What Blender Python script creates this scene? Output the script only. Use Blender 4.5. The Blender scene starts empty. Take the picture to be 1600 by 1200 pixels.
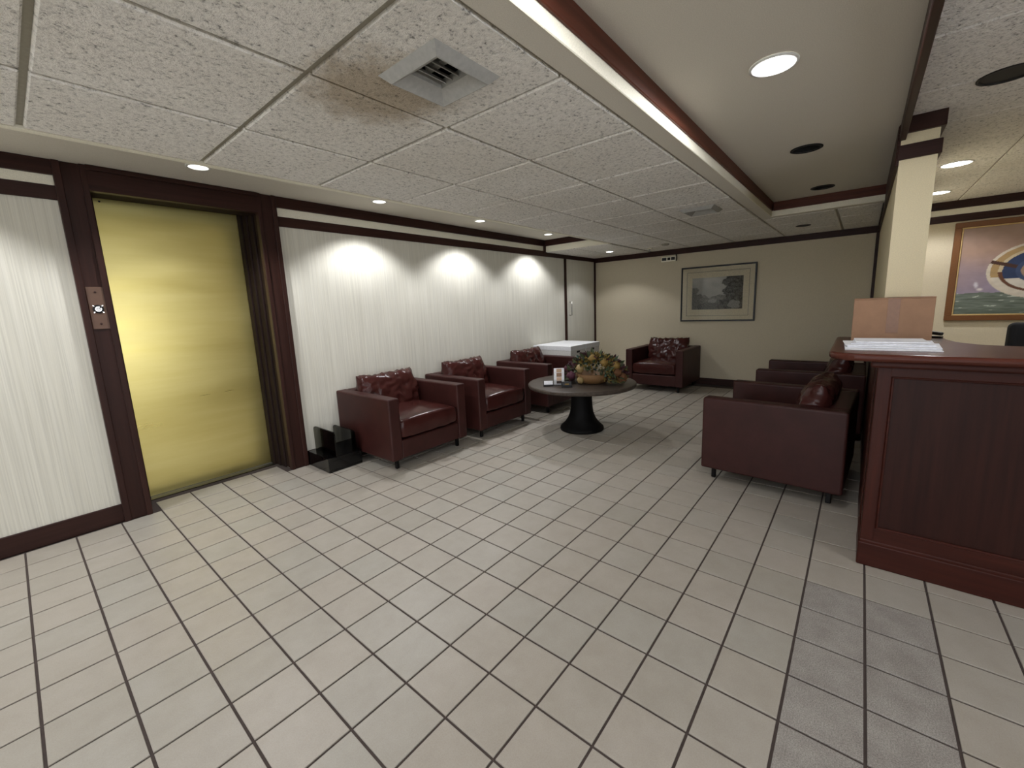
import bpy, bmesh, math, random
from mathutils import Vector, Matrix, noise
random.seed(7)
S = bpy.context.scene
COL = S.collection
PI = math.pi

# ------------------------------------------------------------------ camera
cd = bpy.data.cameras.new('camera'); cam = bpy.data.objects.new('camera', cd); COL.objects.link(cam)
cam.matrix_world = Matrix(((0.63453, 0.15319, -0.75757, -0.71249), (-0.77187, 0.07493, -0.63136, -0.7297),
                           (-0.03996, 0.98535, 0.16578, 1.29687), (0, 0, 0, 1)))
cd.sensor_fit = 'HORIZONTAL'; cd.sensor_width = 36; cd.lens = 14.6692
cd.shift_x = -0.001553; cd.shift_y = -0.006885; cd.clip_start = 0.02; cd.clip_end = 200
S.camera = cam
# ------------------------------------------------------------------ exposure, world
vs = S.view_settings
vs.view_transform = 'Standard'; vs.look = 'None'; vs.gamma = 1; vs.use_curve_mapping = False
vs.exposure = 0.44
S.cycles.use_denoising = True
S.cycles.max_bounces = 10; S.cycles.diffuse_bounces = 6; S.cycles.glossy_bounces = 5
S.cycles.sample_clamp_indirect = 6.0; S.cycles.caustics_reflective = False; S.cycles.caustics_refractive = False
W = bpy.data.worlds.new('daylight'); S.world = W; W.use_nodes = True
wb = W.node_tree.nodes['Background']; wb.inputs[0].default_value = (0.92, 0.94, 1.0, 1); wb.inputs[1].default_value = 3.3
# lamp settings (each lamp itself is built in its own fixture further down)
LAMP_COL = (0.97, 0.97, 1.0)
P_SLOT, P_COFFER, P_RIGHT, P_LOW = 34.0, 14.0, 32.0, 12.0

# ------------------------------------------------------------------ dimensions (metres)
U = 0.2083                       # floor tile pitch
YW, XF, XN, YR = 2.945, 6.03, -4.5, -4.3
ZL, ZS, ZC, ZR, ZTOP = 2.07, 2.235, 2.20, 2.235, 2.42

# ------------------------------------------------------------------ helpers
class MB:
    def __init__(s): s.bm = bmesh.new()
    def box(s, x0, x1, y0, y1, z0, z1, bev=0.0, seg=1, rot=None):
        t = bmesh.new(); bmesh.ops.create_cube(t, size=1)
        sx, sy, sz = abs(x1-x0), abs(y1-y0), abs(z1-z0)
        for v in t.verts: v.co = Vector((v.co.x*sx, v.co.y*sy, v.co.z*sz))
        if bev > 0:
            bmesh.ops.bevel(t, geom=t.edges[:], offset=min(bev, .45*min(sx, sy, sz)), segments=seg, affect='EDGES', profile=.5)
        m = Matrix.Translation(((x0+x1)/2, (y0+y1)/2, (z0+z1)/2))
        if rot is not None: m = m @ rot
        t.transform(m); s.add(t); return s
    def add(s, t, free=True):
        me = bpy.data.meshes.new('tmp'); t.to_mesh(me); s.bm.from_mesh(me); bpy.data.meshes.remove(me)
        if free: t.free()
        return s
    def quad(s, *p):
        s.bm.faces.new([s.bm.verts.new(q) for q in p]); return s
    def lathe(s, prof, cx=0, cy=0, n=32, cap=True):
        rings = []
        for r, z in prof:
            rings.append([s.bm.verts.new((cx+r*math.cos(2*PI*k/n), cy+r*math.sin(2*PI*k/n), z)) for k in range(n)])
        for a, b in zip(rings, rings[1:]):
            for k in range(n): s.bm.faces.new((a[k], a[(k+1) % n], b[(k+1) % n], b[k]))
        if cap:
            s.bm.faces.new(rings[0][::-1]); s.bm.faces.new(rings[-1])
        return s
    def tube(s, pts, r, n=8):
        pts = [Vector(p) for p in pts]; rings = []
        for i, p in enumerate(pts):
            d = (pts[min(i+1, len(pts)-1)] - pts[max(i-1, 0)]).normalized()
            u = d.orthogonal().normalized() if i == 0 else (pu - d*pu.dot(d)).normalized()
            pu = u; v = d.cross(u)
            rings.append([s.bm.verts.new(p + (u*math.cos(2*PI*k/n) + v*math.sin(2*PI*k/n))*r) for k in range(n)])
        for a, b in zip(rings, rings[1:]):
            for k in range(n): s.bm.faces.new((a[k], a[(k+1) % n], b[(k+1) % n], b[k]))
        s.bm.faces.new(rings[0][::-1]); s.bm.faces.new(rings[-1]); return s
    def prism(s, poly, z0, z1, bev=0.0, seg=2):
        t = bmesh.new()
        b = [t.verts.new((x, y, z0)) for x, y in poly]; c = [t.verts.new((x, y, z1)) for x, y in poly]
        n = len(poly); t.faces.new(b[::-1]); t.faces.new(c)
        for k in range(n): t.faces.new((b[k], b[(k+1) % n], c[(k+1) % n], c[k]))
        bmesh.ops.recalc_face_normals(t, faces=t.faces[:])
        if bev > 0:
            es = [e for e in t.edges if abs(e.verts[0].co.z - e.verts[1].co.z) < 1e-6]
            bmesh.ops.bevel(t, geom=es, offset=bev, segments=seg, affect='EDGES', profile=.5)
        s.add(t); return s
    def holed(s, x0, x1, y0, y1, z, holes, n=32):
        t = bmesh.new(); es = []
        def loop(pts):
            vs_ = [t.verts.new(p) for p in pts]
            for k in range(len(vs_)): es.append(t.edges.new((vs_[k], vs_[(k+1) % len(vs_)])))
        loop([(x0, y0, z), (x1, y0, z), (x1, y1, z), (x0, y1, z)])
        for hx, hy, hr in holes:
            loop([(hx+hr*math.cos(2*PI*k/n), hy+hr*math.sin(2*PI*k/n), z) for k in range(n)])
        bmesh.ops.triangle_fill(t, edges=es, use_beauty=True)
        for f in t.faces:
            if f.normal.z > 0: f.normal_flip()
        s.add(t); return s
    def obj(s, name, m, parent=None, smooth=False, loc=None, kind=None):
        me = bpy.data.meshes.new(name)
        bmesh.ops.recalc_face_normals(s.bm, faces=s.bm.faces[:]) if not getattr(s, 'keepn', False) else None
        s.bm.to_mesh(me); s.bm.free()
        if smooth:
            for p in me.polygons: p.use_smooth = True
        o = bpy.data.objects.new(name, me); COL.objects.link(o)
        if m is not None: me.materials.append(m)
        if parent: o.parent = parent
        if loc: o.location = loc
        if kind: o['kind'] = kind
        return o

def inst(name, me, parent, loc=(0, 0, 0), rot=None):
    o = bpy.data.objects.new(name, me); COL.objects.link(o); o.parent = parent; o.location = loc
    if rot: o.rotation_euler = rot
    return o
def tag(o, label, cat, group=None):
    o['label'] = label; o['category'] = cat
    if group: o['group'] = group
    return o
def thing(name, label, cat, loc=(0, 0, 0), rz=0, group=None):
    o = bpy.data.objects.new(name, None); COL.objects.link(o); o.location = loc; o.rotation_euler = (0, 0, rz)
    o.empty_display_size = .1
    return tag(o, label, cat, group)
def struct(o): o['kind'] = 'structure'; return o
def sempty(name):
    o = bpy.data.objects.new(name, None); COL.objects.link(o); return struct(o)
def dup(root, loc, rz, label):
    r = root.copy(); COL.objects.link(r); r.location = loc; r.rotation_euler = (0, 0, rz); r['label'] = label
    for ch in list(root.children):
        c = ch.copy(); COL.objects.link(c); c.parent = r
        for g in list(ch.children):
            d = g.copy(); COL.objects.link(d); d.parent = c
    return r

# ------------------------------------------------------------------ materials
def srgb(r, g, b):
    f = lambda c: ((c/255)/12.92 if c/255 <= .04045 else ((c/255+.055)/1.055)**2.4)
    return (f(r), f(g), f(b), 1)
class NT:
    def __init__(s, name, base=(.5, .5, .5, 1), rough=.5, metal=0, **kw):
        s.m = bpy.data.materials.new(name); s.m.use_nodes = True; s.t = s.m.node_tree
        s.p = s.t.nodes['Principled BSDF']
        s.p.inputs['Base Color'].default_value = base; s.p.inputs['Roughness'].default_value = rough
        s.p.inputs['Metallic'].default_value = metal
        for k, v in kw.items(): s.p.inputs[k.replace('_', ' ')].default_value = v
    def n(s, typ, **kw):
        x = s.t.nodes.new(typ)
        for k, v in kw.items():
            if k.startswith('i_'): x.inputs[k[2:].replace('_', ' ')].default_value = v
            else: setattr(x, k, v)
        return x
    def l(s, a, b): s.t.links.new(a, b)
    def coord(s, scale=(1, 1, 1), src='Object', rot=(0, 0, 0)):
        if src == 'World':
            c = s.n('ShaderNodeNewGeometry').outputs['Position']
        else:
            c = s.n('ShaderNodeTexCoord').outputs[src]
        mp = s.n('ShaderNodeMapping'); mp.inputs['Scale'].default_value = scale; mp.inputs['Rotation'].default_value = rot
        s.l(c, mp.inputs['Vector']); return mp.outputs['Vector']
    def noise(s, vec, scale, detail=4, rough=.55):
        x = s.n('ShaderNodeTexNoise'); x.inputs['Scale'].default_value = scale; x.inputs['Detail'].default_value = detail
        x.inputs['Roughness'].default_value = rough; s.l(vec, x.inputs['Vector']); return x.outputs['Fac']
    def ramp(s, fac, stops):
        r = s.n('ShaderNodeValToRGB'); e = r.color_ramp.elements
        while len(e) < len(stops): e.new(.5)
        for k, (p, c) in enumerate(stops): e[k].position = p; e[k].color = c
        s.l(fac, r.inputs['Fac']); return r.outputs['Color']
    def base(s, col): s.l(col, s.p.inputs['Base Color'])
    def bump(s, h, strength, dist):
        b = s.n('ShaderNodeBump'); b.inputs['Strength'].default_value = strength; b.inputs['Distance'].default_value = dist
        s.l(h, b.inputs['Height']); s.l(b.outputs['Normal'], s.p.inputs['Normal'])
    def mul(s, a, b, fac=1.0):
        m = s.n('ShaderNodeMix', data_type='RGBA', blend_type='MULTIPLY'); m.inputs[0].default_value = fac
        s.l(a, m.inputs[6]); s.l(b, m.inputs[7]); return m.outputs[2]
def sc(c, k): return (c[0]*k, c[1]*k, c[2]*k, 1)

def plain(name, rgb, rough=.5, metal=0, bump=0.0, scale=60, **kw):
    t = NT(name, srgb(*rgb), rough, metal, **kw)
    v = t.coord(); f = t.noise(v, scale)
    c = srgb(*rgb); t.base(t.ramp(f, [(.3, sc(c, .9)), (.7, sc(c, 1.08))]))
    if bump: t.bump(f, bump, .002)
    return t.m

def wood_mat(name, rgb, axis, rough=.45, src='World'):
    t = NT(name, srgb(*rgb), rough, Specular_IOR_Level=.18)
    s_ = {'x': (1.2, 26, 26), 'y': (26, 1.2, 26), 'z': (26, 26, 1.2)}[axis]
    v = t.coord(s_, src)
    f = t.noise(v, 1.6, 6, .6); c = srgb(*rgb)
    t.base(t.ramp(f, [(.25, sc(c, .62)), (.5, c), (.78, sc(c, 1.45))]))
    t.bump(f, .08, .002); return t.m

M = {}
M['jamb'] = None
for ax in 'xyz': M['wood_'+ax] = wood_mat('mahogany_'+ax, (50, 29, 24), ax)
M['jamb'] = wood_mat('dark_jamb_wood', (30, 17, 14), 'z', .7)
M['lit_rail_x'] = wood_mat('lit_coffer_wood_x', (84, 46, 34), 'x'); M['lit_rail_y'] = wood_mat('lit_coffer_wood_y', (84, 46, 34), 'y')  # brighter copy of the mahogany: lamp light on the rails put into the colour
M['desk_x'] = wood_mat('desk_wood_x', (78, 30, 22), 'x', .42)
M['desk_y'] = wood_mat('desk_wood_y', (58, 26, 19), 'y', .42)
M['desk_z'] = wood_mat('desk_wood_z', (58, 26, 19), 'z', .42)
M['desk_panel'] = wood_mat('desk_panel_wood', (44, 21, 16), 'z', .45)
M['top_y'] = wood_mat('countertop_wood', (76, 40, 31), 'y', .26)

def wallpaper(name, rgb, horiz):
    t = NT(name, srgb(*rgb), .85)
    s_ = (150, 150, 1.6)
    v = t.coord(s_, 'World'); f = t.noise(v, 1.0, 3, .6); c = srgb(*rgb)
    v2 = t.coord((60, 60, .5), 'World'); f2 = t.noise(v2, 1.0, 2, .5)
    a = t.ramp(f, [(.32, sc(c, .86)), (.55, c), (.72, sc(c, 1.06))])
    b = t.ramp(f2, [(.35, (.96, .955, .94, 1)), (.65, (1, 1, 1, 1))])
    t.base(t.mul(a, b)); t.bump(f, .25, .001); return t.m
M['paper_left'] = wallpaper('grasscloth_wallpaper', (214, 212, 200), True)
M['paper_back'] = plain('far_wall_paper', (200, 190, 166), .85, bump=.2, scale=220)
M['paint_cream'] = plain('cream_painted_plaster', (222, 210, 176), .8, bump=.15, scale=250)
M['gyp'] = plain('painted_gypsum', (216, 211, 199), .85, bump=.15, scale=300)
M['white_band'] = plain('cream_white_paint', (236, 232, 214), .7, bump=.1, scale=200)
M['tee'] = plain('grey_tee_metal', (150, 145, 130), .5, bump=.05)
M['joint'] = plain('dark_ceiling_joint', (104, 98, 86), .9)
M['duct'] = plain('dark_duct_lining', (36, 34, 32), .9)

def ceiling_tile_mat():
    t = NT('fissured_mineral_tile', srgb(190, 184, 172), .95)
    v = t.coord((1, 1, 1), 'World')
    f1 = t.noise(v, 110, 3, .6); f2 = t.noise(v, 48, 3, .6)
    big = t.noise(v, 1.3, 2, .5)
    mth = t.n('ShaderNodeMath', operation='ADD'); t.l(f1, mth.inputs[0]); t.l(f2, mth.inputs[1])
    hf = t.n('ShaderNodeMath', operation='MULTIPLY'); t.l(mth.outputs[0], hf.inputs[0]); hf.inputs[1].default_value = .5
    c = srgb(240, 238, 233)
    a = t.ramp(hf.outputs[0], [(.35, sc(c, .30)), (.42, sc(c, .84)), (.50, c), (.62, sc(c, 1.09))])
    b = t.ramp(big, [(.35, (.93, .92, .90, 1)), (.65, (1, 1, 1, 1))])
    # brown soot blown round the first supply vent
    pos = t.n('ShaderNodeNewGeometry').outputs['Position']
    dv = t.n('ShaderNodeVectorMath', operation='DISTANCE'); t.l(pos, dv.inputs[0]); dv.inputs[1].default_value = (.27, .66, ZL)
    nm = t.noise(v, 14, 4, .7)
    ad = t.n('ShaderNodeMath', operation='MULTIPLY_ADD'); t.l(nm, ad.inputs[0]); ad.inputs[1].default_value = -.30; t.l(dv.outputs['Value'], ad.inputs[2])
    st = t.ramp(ad.outputs[0], [(0.0, (.60, .53, .44, 1)), (.16, (1, 1, 1, 1))])
    t.base(t.mul(t.mul(a, b), st)); t.bump(hf.outputs[0], .9, .012); return t.m
M['tile'] = ceiling_tile_mat()

def floor_mat(name, attr):
    t = NT(name, (.5, .5, .5, 1), .42)
    v = t.coord((1, 1, 1), 'World')
    if attr:
        r = t.n('ShaderNodeAttribute', attribute_name='shade').outputs['Fac']
    else:
        r = t.n('ShaderNodeObjectInfo').outputs['Random']
    c1 = t.ramp(r, [(0.0, srgb(170, 164, 153)), (.3, srgb(172, 165, 154)), (.55, srgb(168, 164, 154)), (.8, srgb(173, 166, 155)), (1.0, srgb(165, 160, 149))])
    f = t.noise(v, 9, 5, .65); f2 = t.noise(v, 240, 2, .5)
    b = t.ramp(f, [(.3, (.90, .89, .87, 1)), (.65, (1.0, 1.0, 1.0, 1))])
    d = t.ramp(f2, [(.35, (.94, .93, .92, 1)), (.6, (1, 1, 1, 1))])
    t.base(t.mul(t.mul(c1, b), d)); t.bump(f2, .06, .001); return t.m
M['ftile'] = floor_mat('beige_quarry_tile', False)
M['ftile_far'] = floor_mat('beige_quarry_tile_far', True)
def grey_tile():
    t = NT('grey_speckled_tile', (.4, .4, .4, 1), .45)
    v = t.coord((1, 1, 1), 'World')
    f = t.noise(v, 260, 3, .6); f2 = t.noise(v, 11, 4, .7)
    a = t.ramp(f, [(.35, srgb(132, 128, 122)), (.62, srgb(172, 167, 160))])
    b = t.ramp(f2, [(.35, (.80, .78, .78, 1)), (.62, (1, 1, 1, 1))])
    t.base(t.mul(a, b)); t.bump(f, .08, .001); return t.m
M['gtile'] = grey_tile()
M['grout'] = plain('dark_grout', (74, 64, 60), .95)

def leather(name, rgb, rough=.36, wr=.25):
    t = NT(name, srgb(*rgb), rough, Specular_IOR_Level=.25)
    v = t.coord(); f = t.noise(v, 9, 4, .6); f2 = t.noise(v, 320, 2, .5); c = srgb(*rgb)
    t.base(t.ramp(f, [(.3, sc(c, .82)), (.7, sc(c, 1.2))]))
    t.bump(f2, wr, .0012); return t.m
M['leather'] = leather('oxblood_leather', (55, 27, 24), .46)
M['leather_gloss'] = leather('oxblood_leather_cushion', (60, 29, 26), .22, .2)
M['black_metal'] = plain('black_metal', (18, 17, 17), .35, .6)
M['black_plastic'] = plain('black_plastic', (20, 20, 22), .45)
M['black_fabric'] = plain('black_office_fabric', (22, 23, 26), .9, bump=.4, scale=400)
M['table_top'] = wood_mat('weathered_dark_top', (72, 64, 57), 'x', .38)
M['table_base'] = plain('black_painted_pedestal', (9, 8, 8), .6, Specular_IOR_Level=.15)
M['card_white'] = plain('white_box_board', (226, 228, 230), .7)
M['card_side'] = plain('white_box_board_side', (214, 214, 210), .75)
M['paper'] = plain('white_paper', (238, 240, 244), .7)
M['paper2'] = plain('offwhite_paper', (226, 228, 234), .7)
M['kraft'] = plain('brown_corrugated_board', (150, 116, 90), .8, bump=.1, scale=20)
M['kraft_tape'] = plain('brown_parcel_tape', (128, 92, 68), .4)
M['white_metal'] = plain('white_enamel', (226, 226, 222), .4)
M['vent_metal'] = plain('grey_vent_metal', (168, 168, 164), .45)
M['chrome'] = plain('brushed_steel', (160, 158, 152), .3, 1.0)
M['black_hole'] = plain('black_baffle', (8, 8, 8), .6)

def brass():
    t = NT('brushed_brass', srgb(226, 210, 128), .3, 1.0)
    v = t.coord((.7, .7, 7), 'World'); f = t.noise(v, 1.0, 4, .6)
    t.base(t.ramp(f, [(.3, srgb(222, 206, 128)), (.7, srgb(234, 220, 148))]))
    t.l(t.ramp(f, [(.3, (.27, .27, .27, 1)), (.7, (.34, .34, .34, 1))]), t.p.inputs['Roughness'])
    v2 = t.coord((.8, .8, 3.2), 'World'); t.bump(t.noise(v2, 1.0, 2, .5), .06, .02); return t.m
M['brass'] = brass()
def emis(name, rgb, k):
    t = NT(name, (0.8, .8, .8, 1), .5); t.p.inputs['Emission Color'].default_value = (*rgb, 1); t.p.inputs['Emission Strength'].default_value = k
    return t.m
M['lens_on'] = emis('lit_lamp_lens', (1, .98, .95), 14.0)
def glass(name, tint, rough=.02):
    t = NT(name, tint, rough); t.p.inputs['Transmission Weight'].default_value = 1.0; t.p.inputs['IOR'].default_value = 1.45
    return t.m
def thin_glass(name, tint, refl=.12):
    m = bpy.data.materials.new(name); m.use_nodes = True; nt = m.node_tree; nt.nodes.clear()
    o = nt.nodes.new('ShaderNodeOutputMaterial'); mx = nt.nodes.new('ShaderNodeMixShader')
    a = nt.nodes.new('ShaderNodeBsdfTransparent'); a.inputs[0].default_value = tint
    b = nt.nodes.new('ShaderNodeBsdfGlossy'); b.inputs['Roughness'].default_value = .03
    lw = nt.nodes.new('ShaderNodeFresnel'); lw.inputs[0].default_value = 1.5
    nt.links.new(lw.outputs[0], mx.inputs[0]); nt.links.new(a.outputs[0], mx.inputs[1]); nt.links.new(b.outputs[0], mx.inputs[2])
    nt.links.new(mx.outputs[0], o.inputs[0]); return m
M['pane'] = thin_glass('clear_pane', (.985, .985, .98, 1))
M['smoke'] = thin_glass('smoked_acrylic', (.34, .33, .27, 1))
M['black_gloss'] = plain('black_gloss_acrylic', (7, 7, 8), .06)
def vcol(name, rough=.8):
    t = NT(name, (1, 1, 1, 1), rough); a = t.n('ShaderNodeAttribute', attribute_name='Col'); t.base(a.outputs['Color']); return t.m
M['print'] = vcol('printed_engraving', .9)
M['canvas'] = vcol('oil_canvas', .55)

# ================================================================== FLOOR
floor = struct(MB().box(XN, XF+.1, YR, 3.34, -.12, -.0045).obj('floor', M['grout']))
def tile_mesh(name, s, z1, z0, ch, m):
    t = MB(); h = s/2
    a = [(-h, -h), (h, -h), (h, h), (-h, h)]
    v0 = [t.bm.verts.new((x, y, z0)) for x, y in a]
    v1 = [t.bm.verts.new((x, y, z1-math.copysign(ch, z1-z0))) for x, y in a]
    k = (h-ch)/h; v2 = [t.bm.verts.new((x*k, y*k, z1)) for x, y in a]
    for q, r in ((v0, v1), (v1, v2)):
        for i in range(4): t.bm.faces.new((q[i], q[(i+1) % 4], r[(i+1) % 4], r[i]))
    t.bm.faces.new(v2)
    bmesh.ops.recalc_face_normals(t.bm, faces=t.bm.faces[:])
    me = bpy.data.meshes.new(name); t.bm.to_mesh(me); t.bm.free(); me.materials.append(m); return me
TS = U - .0085
me_f = tile_mesh('floor_tile', TS, 0.0, -.006, .0012, M['ftile'])
me_g = tile_mesh('grey_floor_tile', TS, 0.0, -.006, .0012, M['gtile'])
RT = cam.matrix_world.inverted()
def persp(x, y, z):
    p = RT @ Vector((x, y, z))
    if p.z > -.05: return None
    return (802.5+652*p.x/-p.z, 589-652*p.y/-p.z, -p.z)
cells = []
for i in range(int(XN/U)+1, int(XF/U)):
    for j in range(int(YR/U)+1, int(3.30/U)):
        cx, cy = (i+.5)*U, (j+.5)*U
        if cy+U/2 > YW and not (-.25 < cx < .67): 
            if cy > YW: continue
        q = persp(cx, cy, 0)
        vis = q is not None and -90 < q[0] < 1690 and q[1] < 1310
        cells.append((0 if vis else 1, q[2] if q else 99, cx, cy, i, j))
cells.sort()
far_bm = MB(); shades = []
n_ind = 0
for vis, d, cx, cy, i, j in cells:
    grey = j in (-5, -4) and i <= 6
    if grey and vis == 0:
        inst('grey_floor_tile', me_g, floor, (cx, cy, 0)); continue
    if vis == 0 and n_ind < 285:
        n_ind += 1
        inst('floor_tile', me_f, floor, (cx, cy, random.uniform(-.0004, .0004)))
    else:
        h = TS/2; z1 = 0; c = .0012
        v0 = [far_bm.bm.verts.new((cx+sx*h, cy+sy*h, -c-.004)) for sx, sy in ((-1, -1), (1, -1), (1, 1), (-1, 1))]
        v1 = [far_bm.bm.verts.new((cx+sx*(h-c), cy+sy*(h-c), 0)) for sx, sy in ((-1, -1), (1, -1), (1, 1), (-1, 1))]
        for k in range(4): far_bm.bm.faces.new((v0[k], v0[(k+1) % 4], v1[(k+1) % 4], v1[k]))
        far_bm.bm.faces.new(v1); shades += [random.random()]*5
fo = far_bm.obj('distant_floor_tiles', M['ftile_far'], floor, kind='stuff')
at = fo.data.attributes.new('shade', 'FLOAT', 'FACE')
for k, v in enumerate(shades): at.data[k].value = v

# ================================================================== WALLS
DX0, DX1, DZ = -.255, .675, 2.095        # elevator opening
w = MB()
w.box(XN, DX0, YW, YW+.12, 0, ZTOP).box(DX1, XF, YW, YW+.12, 0, ZTOP).box(DX0, DX1, YW, YW+.12, DZ+.06, ZTOP)
struct(w.obj('wall_left', M['paper_left']))
struct(MB().box(XF, XF+.12, YR, YW+.12, 0, ZTOP).obj('wall_back', M['paper_back']))
WX0, WX1 = -3.8, 1.2
struct(MB().box(XN, WX0, YR-.12, YR, 0, ZTOP).box(WX1, XF+.12, YR-.12, YR, 0, ZTOP).box(WX0, WX1, YR-.12, YR, 2.05, ZTOP).box(WX0, WX1, YR-.12, YR, 0, .25).obj('wall_right', M['paint_cream']))
wn2 = struct(MB().box(WX0, WX0+.06, YR-.1, YR-.02, .25, 2.05).box(WX1-.06, WX1, YR-.1, YR-.02, .25, 2.05).box(WX0, WX1, YR-.1, YR-.02, 1.99, 2.05)
             .box(WX0, WX1, YR-.1, YR-.02, .25, .31).box(-1.33, -1.27, YR-.1, YR-.02, .31, 1.99).obj('window_2', M['black_metal']))
for a, b in ((WX0+.06, -1.33), (-1.27, WX1-.06)):
    MB().box(a, b, YR-.064, YR-.058, .31, 1.99).obj('pane', M['pane'], wn2)
# wall behind the photographer with a glazed shopfront opening
WY0, WY1, WZ1 = -2.6, 2.3, 2.05
w = MB().box(XN-.12, XN, YR-.12, WY0, 0, ZTOP).box(XN-.12, XN, WY1, YW+.12, 0, ZTOP).box(XN-.12, XN, WY0, WY1, WZ1, ZTOP)
struct(w.obj('wall_front', M['paint_cream']))
win = struct(MB().box(XN-.1, XN-.02, WY0, WY0+.06, 0, WZ1).box(XN-.1, XN-.02, WY1-.06, WY1, 0, WZ1)
             .box(XN-.1, XN-.02, WY0, WY1, WZ1-.06, WZ1).box(XN-.1, XN-.02, WY0, WY1, 0, .08)
             .box(XN-.1, XN-.02, -.18, -.12, .08, WZ1).obj('window_1', M['black_metal']))
for a, b in ((WY0+.06, -.18), (-.12, WY1-.06)):
    MB().box(XN-.064, XN-.058, a, b, .08, WZ1-.06).obj('pane', M['pane'], win)
# partition whose end shows above the reception desk
PX, PY0, PY1 = 2.62, -.985, -.83
struct(MB().box(PX, XF, PY0, PY1, 0, ZTOP, 0).obj('wall_partition', M['paint_cream']))
# outside ground seen through the shopfront
struct(MB().box(XN-9, XN-.13, -9, 9, -.3, -.05).obj('pavement', M['gyp']))

# ================================================================== CEILING
ceil = struct(MB().box(XN-.12, XF+.12, YR-.12, YW+.47, ZTOP, ZTOP+.1).obj('ceiling', M['joint']))
SX1 = 4.52                                     # far end of the raised slot by the left wall
CX1 = 4.26                                     # far end of the coffer
SL = [(.21, 2.525), (1.50, 2.535), (2.76, 2.55), (4.10, 2.58), (-1.10, 2.525), (-2.40, 2.525)]
CL = [(1.381, -.389), (2.649, -.389), (3.917, -.395), (.113, -.389), (-1.155, -.389), (-2.42, -.389), (-3.5, -.389)]
mb = MB(); mb.holed(XN, SX1, 1.90, YW, ZS, [(x, y, .055) for x, y in SL]); mb.keepn = True
mb.obj('slot_panel', M['gyp'], ceil)
mb = MB(); mb.holed(XN, CX1, -.83, .03, ZC, [(x, y, .074) for x, y in CL]); mb.keepn = True
mb.obj('coffer_panel', M['gyp'], ceil)
# backing (the T-bar grid web) above the lay-in tiles and the plain border strips
G = .594; GX0, GY0 = .042, .122
mb = MB()
mb.box(XN, XF, .027, .116, ZL, ZL+.14)                     # plain border beside the coffer
mb.box(CX1, CX1+.10, -.83, .03, ZL, ZL+.14)
mb.obj('border_strip', M['gyp'], ceil)
mb = MB()
mb.box(XN, .198, .116, 1.90, ZL+.011, ZL+.03).box(.492, 3.16, .116, 1.90, ZL+.011, ZL+.03).box(3.48, XF, .116, 1.90, ZL+.011, ZL+.03)
for x0, x1 in ((.198, .492), (3.16, 3.48)):
    mb.box(x0, x1, .116, .27, ZL+.011, ZL+.03).box(x0, x1, .57, 1.90, ZL+.011, ZL+.03)
mb.box(SX1+.02, XF, 1.90, YW, ZL+.011, ZL+.03).box(CX1+.1, XF, -.83, .117, ZL+.011, ZL+.03)
mb.obj('tee_grid', M['tee'], ceil)
mb = MB().box(XN, SX1+.02, 1.885, 1.925, ZL-.002, ZL+.165).box(SX1, SX1+.02, 1.925, YW, ZL, ZS)
mb.obj('slot_edge', M['white_band'], ceil)
me_ct = tile_mesh('ceiling_tile', G-.020, ZL-.002, ZL+.02, .006, M['tile'])
def cut_tile(name, x0, x1, y0, y1, hole=None):
    mb = MB()
    if hole is None:
        mb.box(x0, x1, y0, y1, ZL-.002, ZL+.02, .005)
    else:
        a0, a1, b0, b1 = hole
        mb.box(x0, a0, y0, y1, ZL-.002, ZL+.02).box(a1, x1, y0, y1, ZL-.002, ZL+.02).box(a0, a1, y0, b0, ZL-.002, ZL+.02).box(a0, a1, b1, y1, ZL-.002, ZL+.02)
    return mb.obj(name, M['tile'], ceil)
g2 = .010
VENTS = {0: (.345, .42), 5: (3.32, .42)}
for k in range(-8, 11):
    x0 = GX0+G*k
    x1 = min(x0+G, XF)
    for r in range(3):
        y0 = GY0+G*r; y1 = min(y0+G, 1.885)
        if x1-x0 > G-.01 and y1-y0 > G-.01 and not (r == 0 and k in VENTS):
            inst('ceiling_tile', me_ct, ceil, (x0+G/2, y0+G/2, 0))
        else:
            hole = None
            if r == 0 and k in VENTS:
                vx, vy = VENTS[k]; hole = (vx-.13, vx+.13, vy-.13, vy+.13)
            if x1-x0 > .05: cut_tile('ceiling_tile', x0+g2, x1-g2, y0+g2, y1-g2, hole)
for k in range(3):                              # past the slot end, up to the left wall
    x0 = SX1+.03+G*k; x1 = min(x0+G, XF)
    for y0, y1 in ((1.93, 2.46), (2.46, YW)):
        if x1-x0 > .05: cut_tile('ceiling_tile', x0+g2, x1-g2, y0+g2, y1-g2)
for x0, x1 in ((4.37, 4.90), (4.90, 5.49), (5.49, XF)):   # past the coffer end
    for y0, y1 in ((-.82, -.48), (-.48, .116)):
        cut_tile('ceiling_tile', x0+g2, x1-g2, y0+g2, y1-g2)
# reception side
mb = MB().box(XN, XF, YR, -.845, ZR+.011, ZR+.03).obj('reception_grid', M['tee'], ceil)
me_rt = tile_mesh('ceiling_tile', G-.012, ZR-.002, ZR+.02, .005, M['tile'])
for k in range(-8, 11):
    for r in range(6):
        x0 = -.10+G*k; y1 = -.85-G*r
        if x0+G > XF: 
            mb = MB().box(x0+.006, XF, y1-G+.006, y1-.006, ZR-.002, ZR+.02, .005); mb.obj('ceiling_tile', M['tile'], ceil)
        else:
            inst('ceiling_tile', me_rt, ceil, (x0+G/2, y1-G/2, 0))
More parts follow.
